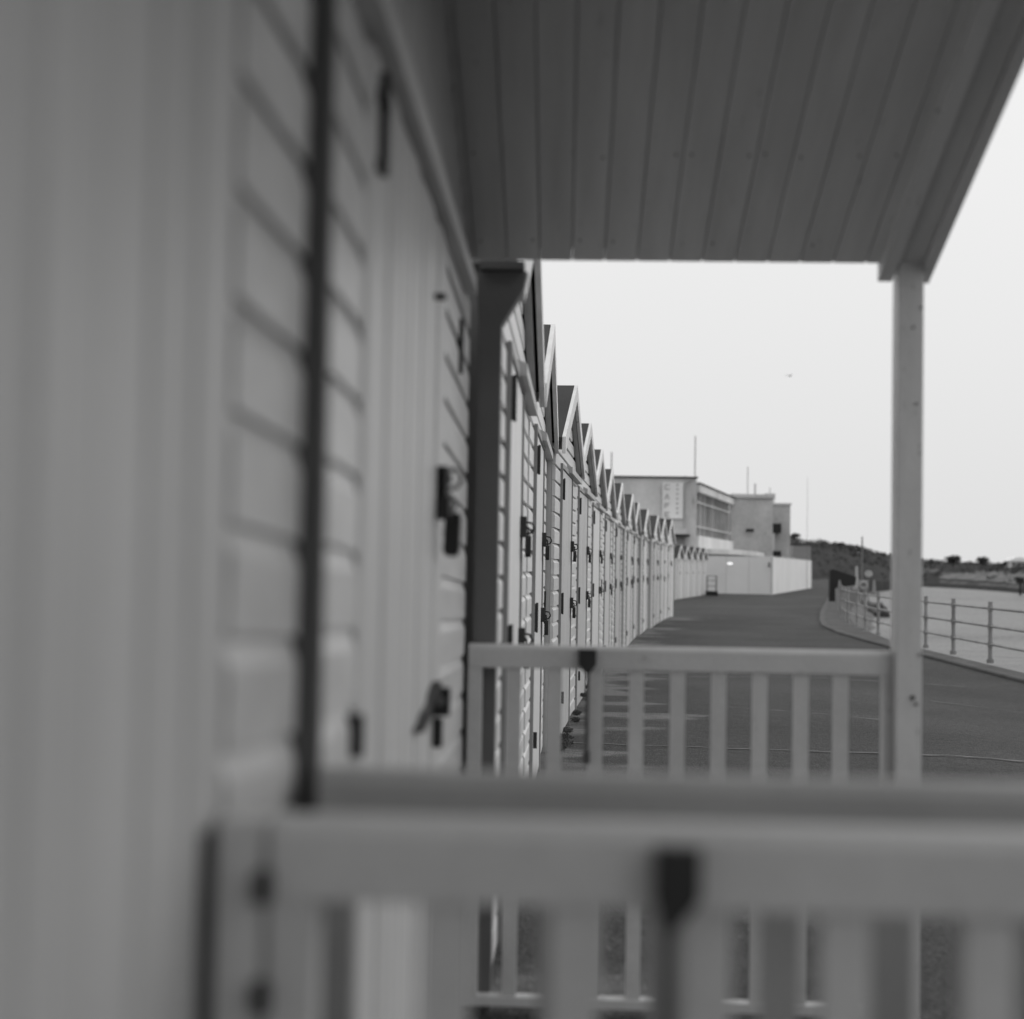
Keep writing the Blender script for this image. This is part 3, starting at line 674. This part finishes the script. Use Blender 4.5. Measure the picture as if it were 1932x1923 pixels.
gbox('roof_edge', 0, GL, -.4, .32, gt, gt+.10, FELT)
gbox('sill_band', 0, GL, -.34, .22, 2.7, 3.55, RENDER)
nbays = 9; zA, zB, zC, zD_ = 3.55, 4.15, 5.75, gt-.5
for k in range(nbays):
    a = GL*k/nbays; b = GL*(k+1)/nbays
    f = gbox('window_frame', a, a+.13, -.3, .05, zA, zD_, RENDER if k in (1, 2, 4) else RENDER2)
    for (u, v) in ((zA+.05, zB-.05), (zB+.08, zC-.04), (zC+.08, zD_-.02)):
        gbox('pane', a+.16, b-.03, -.22, -.18, u, v, GLASS, cafe)
gbox('transom', 0, GL, -.28, .03, zB-.04, zB+.06, RENDER2); gbox('transom', 0, GL, -.28, .03, zC-.03, zC+.06, RENDER2)
# curved canopy over the ground floor and dark openings
cv = [gp(-1.0, 0), gp(-1.2, 1.2), gp(-.2, 2.2), gp(1.5, 2.7), gp(GL*.5, 2.9), gp(GL, 2.6), gp(GL, 0)]
poly_part('canopy', cv, 2.35, 2.68, RENDER); 
gbox('shop_window', 1.0, GL-.5, -.33, -.15, 0.4, 2.33, GLASS)
MB().box(p4[0], p1[0]-.7, p1[1]-.9, p1[1]-.02, Z_(63, 94), Z_(63, 94)+.35).obj('canopy', RENDER, cafe)
MB().box(p1[0]-4, p1[0]-.5, p1[1]-.95, p1[1]-.03, Z_(63, 94)-.16, Z_(63, 94)-.01).obj('canopy_soffit', BLACK, cafe)
MB().tube((p1[0]-.75, p1[1]-.08, 2.6), (p1[0]-.75, p1[1]-.08, top-.35), .05, 8).tube((p1[0]-.75, p1[1]-.08, top-.35), (p1[0]-.3, p1[1]-.08, top-.05), .05, 8).obj('downpipe', P_SIDE, cafe)
MB().box(p1[0]-3.6, p1[0]-2.2, p1[1]-.05, p1[1]-.005, 1.0, 1.9).obj('window', GLASS, cafe)
# sign panel with CAFE down it and a second column too faint to read
s0 = toL(1248, 95)[0]; s1 = toL(1287, 95)[0]; yS = p1[1]
MB().box(s0, s1, yS-.06, yS-.01, Z_(92, 95), Z_(160, 95)).obj('sign_panel', SIGNM, cafe)
sp = cafe.children[-1] if False else [o for o in C.objects if o.name.startswith('sign_panel')][0]
def letter(ch, cx, cz_, w_, h_):
    t = w_*.24; x0, x1, z0, z1 = cx-w_/2, cx+w_/2, cz_-h_/2, cz_+h_/2; y0, y1 = yS-.085, yS-.061; m = MB()
    if ch == 'C': m.box(x0, x0+t, y0, y1, z0+t*.6, z1-t*.6).box(x0+t*.5, x1, y0, y1, z1-t, z1).box(x0+t*.5, x1, y0, y1, z0, z0+t)
    if ch in 'FE':
        m.box(x0, x0+t, y0, y1, z0, z1).box(x0+t, x1, y0, y1, z1-t, z1).box(x0+t, x1-t, y0, y1, cz_-t/2, cz_+t/2)
        if ch == 'E': m.box(x0+t, x1, y0, y1, z0, z0+t)
    if ch == 'A':
        m.prism([(x0, z0), (x0+t, z0), (cx+t*.5, z1), (cx-t*.5, z1)], 'y', y0, y1).prism([(x1-t, z0), (x1, z0), (cx+t*.5, z1), (cx-t*.5, z1)], 'y', y0-.002, y1-.002).box(x0+t, x1-t, y0+.002, y1, cz_-t*.9, cz_-t*.1)
    m.obj('letter', LETTER, sp)
lx = toL(1256.5, 95)[0]
for ch, yy in zip('CAFE', (919, 937, 954, 971)):
    letter(ch, lx, Z_(1070.5-yy, 95), .34, .36)
rx = toL(1276, 95)[0]
for k, yy in enumerate((915, 923, 932, 941, 950, 959, 968)):
    MB().box(rx-.07, rx+.07, yS-.08, yS-.061, Z_(1070.5-yy, 95)-.06, Z_(1070.5-yy, 95)+.06).obj('faint_mark', LETTER, sp)
# towers
tz = Z_(134, 114); 
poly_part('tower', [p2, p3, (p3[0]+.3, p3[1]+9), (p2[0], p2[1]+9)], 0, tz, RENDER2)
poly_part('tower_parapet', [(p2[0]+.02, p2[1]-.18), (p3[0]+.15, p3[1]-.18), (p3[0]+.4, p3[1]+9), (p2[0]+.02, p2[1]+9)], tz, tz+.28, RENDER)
q = toL(1414, 114); MB().box(q[0]-.3, q[0]+.3, q[1]-.12, q[1]-.01, Z_(72, 114)-.12, Z_(72, 114)+.12).obj('vent', BLACK, cafe)
p5 = toL(1456, 121); p6 = toL(1491, 121.5)
t2 = Z_(122, 121)
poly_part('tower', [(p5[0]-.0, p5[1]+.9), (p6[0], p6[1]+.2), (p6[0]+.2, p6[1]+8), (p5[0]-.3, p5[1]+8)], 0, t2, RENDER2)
poly_part('tower_parapet', [(p5[0]-.1, p5[1]+.8), (p6[0]+.1, p6[1]+.1), (p6[0]+.3, p6[1]+8), (p5[0]-.4, p5[1]+8)], t2, t2+.15, RENDER)
MB().box(p5[0]-.2, p5[0]+.5, p5[1]+1.5, p5[1]+6, t2+.15, t2+1.0).obj('roof_housing', RENDER, cafe)
for (xa, xb, ya, yb) in ((1458, 1474, 988, 1006), (1459, 1474, 1040, 1053)):
    a = toL(xa, 121)[0]; b = toL(xb, 121)[0]; MB().box(a, b, p5[1]+.15, p5[1]+.86, Z_(1074-yb, 121), Z_(1074-ya, 121)).obj('opening', BLACK, cafe)
MB().box(p5[0]+.02, p5[0]+.25, p5[1]+.2, p5[1]+.8, 0, Z_(80, 121)).obj('column', RENDER, cafe)
# roof railing, chimney, masts
rr = MB()
for k in range(8):
    t = GL*(.25+.095*k); a = gp(t, -1.5); rr.tube((a[0], a[1], gt-.1), (a[0], a[1], gt+.85), .025, 5)
a, b = gp(GL*.25, -1.5), gp(GL*.915, -1.5)
for z in (.45, .85): rr.tube((a[0], a[1], gt+z), (b[0], b[1], gt+z), .022, 5)
rr.obj('roof_railing', STEEL, cafe)
q = toL(1431, 116); MB().tube((q[0], q[1]+2, tz), (q[0], q[1]+2, Z_(161, 118)), .075, 8).obj('flue', RENDER2, cafe)
q = toL(1409, 118); MB().tube((q[0], q[1], tz), (q[0], q[1], Z_(192, 118)), .03, 6).obj('mast', STEEL, cafe)
q = toL(1309, 96); MB().tube((q[0], q[1], top), (q[0], q[1], Z_(249, 96)), .035, 6).obj('mast', STEEL, cafe)
q = toL(1153, 96); MB().tube((q[0], q[1]+1, top), (q[0], q[1]+1, Z_(218, 96)), .04, 6).obj('mast', STEEL, cafe)
q = toL(1463, 122); MB().tube((q[0], q[1]+3, t2), (q[0], q[1]+3, Z_(158, 122)), .03, 6).obj('mast', STEEL, cafe)

# ------------------------------------------------------------ white hoarding
h0, h1, h2 = wxy(1328, 83), wxy(1456, 81.5), wxy(1530.5, 113)
hd = empty('hoarding', (h1.x, h1.y, -0.3), 0, 'long white panelled hoarding round the cafe site, bending at a corner', 'hoarding')
HT = 2.12
def hrun(a, b, pieces, h):
    a = Vector(a); b = Vector(b); d = (b-a); L = d.length; d.normalize(); n = Vector((d.y, -d.x))
    for k in range(pieces):
        s0_, s1_ = L*k/pieces+.01, L*(k+1)/pieces-.01
        q = [a+d*s0_, a+d*s1_, a+d*s1_-n*.06, a+d*s0_-n*.06]
        MB().prism([(v.x-h1.x, v.y-h1.y) for v in q], 'z', 0.03, h).obj('panel', HOARD, hd)
    for k in ((0, 11, pieces) if pieces > 8 else (0, pieces)):
        s = L*k/pieces; q = a+d*s; q2 = q+n*.02
        MB().box(q2.x-h1.x-.03, q2.x-h1.x+.03, q2.y-h1.y-.03, q2.y-h1.y+.03, 0, h+.02).obj('panel_post', RENDER2 if k else HOARD, hd)
    q = [a, b, b-n*.09, a-n*.09]
    MB().prism([(v.x-h1.x, v.y-h1.y) for v in q], 'z', h+.021, h+.05).obj('capping', HOARD, hd)
hrun(h0, h1, 3, HT); hrun(h1+Vector((.02, .02)), h2, 13, HT)
# plaques on it
q = D(1376, 1063, 81.9)
lp = empty('wall_plaque', (q.x, q.y-.3, q.z), 0, 'bright white oval lamp on the front of the hoarding, its glint given as glow', 'plaque')
em = bpy.data.materials.new('lamp glow'); em.use_nodes = True; eb = em.node_tree.nodes['Principled BSDF']
eb.inputs['Base Color'].default_value = (.9, .9, .9, 1); eb.inputs['Emission Color'].default_value = (1, 1, 1, 1); eb.inputs['Emission Strength'].default_value = 0.8  # glint on the white oval plaque, painted as a faint glow
pts = [(math.cos(t*math.pi/10)*.16, math.sin(t*math.pi/10)*.06) for t in range(20)]
MB().prism(pts, 'y', -.05, 0).obj('plaque_face', em, lp); MB().prism([(a*1.08, b*1.12) for a, b in pts], 'y', 0.001, .12).obj('plaque_back', RENDER, lp)
q = D(1450, 1065, 81.6)
MB().box(-.07, .07, -.04, 0, -.13, -.02).box(-.05, .05, -.05, -.005, .0, .12).obj('notice', P_DARK, None)
n_ = [o for o in C.objects if o.name == 'notice'][0]; n_.location = (q.x, q.y-.22, q.z); tag(n_, 'small dark notice fixed high on the hoarding left of its corner', 'notice')
# metal rack beside the far huts
q = wxy(1343, 77)
rk = empty('metal_rack', (q.x, q.y, -.3), 0, 'small open metal frame standing between the farther huts and the hoarding', 'rack')
m = MB()
for sx_ in (-.24, .24):
    for sy_ in (-.2, .2): m.tube((sx_, sy_, 0), (sx_, sy_, 1.05), .02, 6)
m.obj('frame', STEEL, rk); m = MB()
for z in (.5, .8, 1.04): m.bar((-.24, -.2, z), (.24, -.2, z), .03, .03).bar((-.24, .2, z), (.24, .2, z), .03, .03)
m.obj('rung', STEEL, rk); MB().box(-.3, .3, -.25, .25, 0, .24).obj('base', BLACK, rk)

# ------------------------------------------------------------ promenade railing
rl = empty('promenade_railing', (6.4, 22.6, -.3), 0, 'three-bar galvanised railing along the sea wall, curving away with the promenade', 'railing')
def rp(y): return interp(EDGE, y)+0.30+ew(y)*.75
PY = [14.1, 16.1, 18.2, 20.2, 22.35, 24.5, 26.4, 28.9, 31.1, 33.3, 35.5, 37.7, 39.9, 42, 44.2, 46.5, 49, 51.5, 54, 57, 60, 63, 66, 69, 73, 77, 81, 86]
PM = MB().tube((0, 0, .10), (0, 0, 1.0), .032, 8).tube((0, 0, .10), (0, 0, .16), .055, 8)
for z in (.92, .65, .38): PM.tube((0, 0, z-.04), (0, 0, z+.04), .043, 8)
PM.tube((0, 0, 1.0), (0, 0, 1.02), .038, 8); PM = PM.mesh('post', GALV)
for y in PY: link('post', PM, rl, (rp(y)-6.4, y-22.6, 0))
for z in (.92, .65, .38):
    for a, b in zip(PY, PY[1:]):
        MB().tube((rp(a)-6.4, a-22.6, z), (rp(b)-6.4, b-22.6, z), .02, 6).obj('rail', GALV, rl)

# ------------------------------------------------------------ black notice board, poles, small far things
q = wxy(1570, 66)
nb_ = empty('signboard', (q.x, q.y, -.3), 0.05, 'black tapering board on one thick leg beside the bend of the railing', 'sign')
MB().prism([(0, .62), (1.03, .80), (1.06, 1.16), (0.9, 1.22), (0, 1.5)], 'y', -.12, .12).obj('panel', BLACK, nb_)
MB().box(-.12, .12, -.14, .14, 0, 1.46).obj('leg', BLACK, nb_)
def pole(name, x, ytop, ybase, d, r, label, cat, m=STEEL, extra=None):
    a = D(x, ybase, d); b = D(x, ytop, d)
    o = MB().tube((0, 0, 0), (0, 0, b.z-a.z), r, 8, r*.6).tube((0, 0, 0), (0, 0, .15), r*2, 8).obj(name, m)
    o.location = a; return tag(o, label, cat)
pole('mast', 1626, 1012, 1118, 92, .07, 'tall thin grey mast rising past the hill behind the railing', 'mast')
pole('white_post', 1616, 1068, 1112, 88, .11, 'short thick pale post left of the tall grey mast', 'post', P_SIDE)
pole('flagpole', 1522, 900, 1100, 130, .02, 'very thin pale flagpole against the sky right of the cafe', 'flagpole')
pole('white_stake', 1649, 1094, 1122, 75, .10, 'short pale stake seen through the bend of the railing', 'post', P_FRAME)
q = D(1639, 1082, 96); e = empty('round_sign', (q.x, q.y, q.z-2.0), 0, 'white disc sign on a thin post in front of the dark hill', 'sign')
MB().prism([(math.cos(i*math.pi/8)*.26, 2+math.sin(i*math.pi/8)*.22) for i in range(16)], 'y', -.03, .03).obj('disc', P_SIDE, e); MB().tube((0, .04, 0), (0, .04, 2), .03).obj('pole', P_DARK, e)
q = D(1629, 1104, 84); e = empty('lifebuoy', (q.x, q.y, q.z), 0, 'pale ring lifebuoy on the railing, left of the short pale stake', 'lifebuoy')
m = MB(); pts = [(math.cos(i*math.pi/8)*.2, 0, math.sin(i*math.pi/8)*.2) for i in range(17)]; m.path(pts, .06, 8); m.obj('ring', P_SIDE, e)
MB().box(-.3, .3, .07, .1, -.3, .3).obj('backing', P_FRAME, e); MB().tube((0, .13, -1.1), (0, .13, .3), .04).obj('post', STEEL, e)

# rocks at the foot of the sea wall beyond the post
def boulder(x, y, z, r, label):
    bm = bmesh.new(); bmesh.ops.create_icosphere(bm, subdivisions=3, radius=1)
    sd = Vector((random.uniform(0, 99),)*3)
    for v in bm.verts:
        k = 1+.35*mn.noise(v.co*1.3+sd)+.14*mn.noise(v.co*3.5+sd)
        v.co = Vector((v.co.x*k*r, v.co.y*k*r*.9, v.co.z*k*r*.62))
    me = bpy.data.meshes.new('rock'); bm.to_mesh(me); bm.free(); me.materials.append(ROCK)
    o = link('rock', me, None, (x, y, z), (0, 0, random.random()*6)); return tag(o, label, 'rock', 'dark rocks in the water beyond the sea wall')
rl_ = ['lower left but one', 'lowest in the middle', 'farthest right', 'upper left', 'upper right', 'leftmost and smallest']
for (xp, yp, d, r) in ((1632, 1160, 163, 1.25), (1648, 1159, 161, 1.15), (1663, 1161, 159, 1.15), (1638, 1148, 168, 1.3), (1655, 1148, 170, 1.2), (1621, 1163, 160, 0.9)):
    q = D(xp, yp, d); boulder(q.x, q.y, q.z, r, 'dark wet boulder seen through the railing, %s of its group' % rl_.pop(0))
# far channel marker at right edge
q = D(1925, 1127, 330); e = empty('channel_marker', (q.x, q.y, -4.2), 0, 'small dark beacon standing in the water off the headland at the right edge', 'beacon')
MB().tube((0, 0, 0), (0, 0, 3.0), .25).obj('pole', BLACK, e); MB().prism([(-.9, 3), (.9, 3), (.7, 4.3), (-.9, 4.5)], 'y', -.4, .4).obj('topmark', BLACK, e)
# gull
q = D(1490, 709, 130); g = empty('gull', q, .6, 'gull gliding with spread wings, tiny against the pale sky', 'bird')
m = MB(); prof = [(-.22, .012), (-.12, .045), (0, .055), (.12, .04), (.19, .03), (.235, .006)]
for (a, ra), (b, rb) in zip(prof, prof[1:]): m.tube((a, 0, 0), (b, 0, 0), ra, 8, rb)
m.obj('body', P_TRIM, g)
for s in (-1, 1):
    MB().add([(.07, 0, .02), (-.06, 0, .02), (-.05, s*.28, .09), (.06, s*.26, .09), (-.14, s*.62, .03), (.07, 0, .03), (-.06, 0, .03), (-.05, s*.28, .10), (.06, s*.26, .10), (-.14, s*.62, .035)],
             [(0, 1, 2, 3), (3, 2, 4), (5, 8, 7, 6), (8, 9, 7), (0, 3, 8, 5), (1, 6, 7, 2), (3, 4, 9, 8), (2, 7, 9, 4)]).obj('wing', P_TRIM, g)
# weeds at the foot of the third hut
wd_ = MB()
for (x, y, r) in ((-.06, 9.55, .07), (-.05, 9.9, .06), (-.04, 10.3, .05), (-.08, 9.3, .04), (.02, 11.0, .04), (.03, 11.5, .04), (.1, 13.1, .05), (.15, 14.0, .04)):
    leaves(wd_, (x, y, .01), (r, r*1.6, .018), 160, .007)
tag(wd_.obj('weeds', LEAF2), 'small dark weeds and litter at the foot of the third hut wall', 'weeds', kind='stuff')
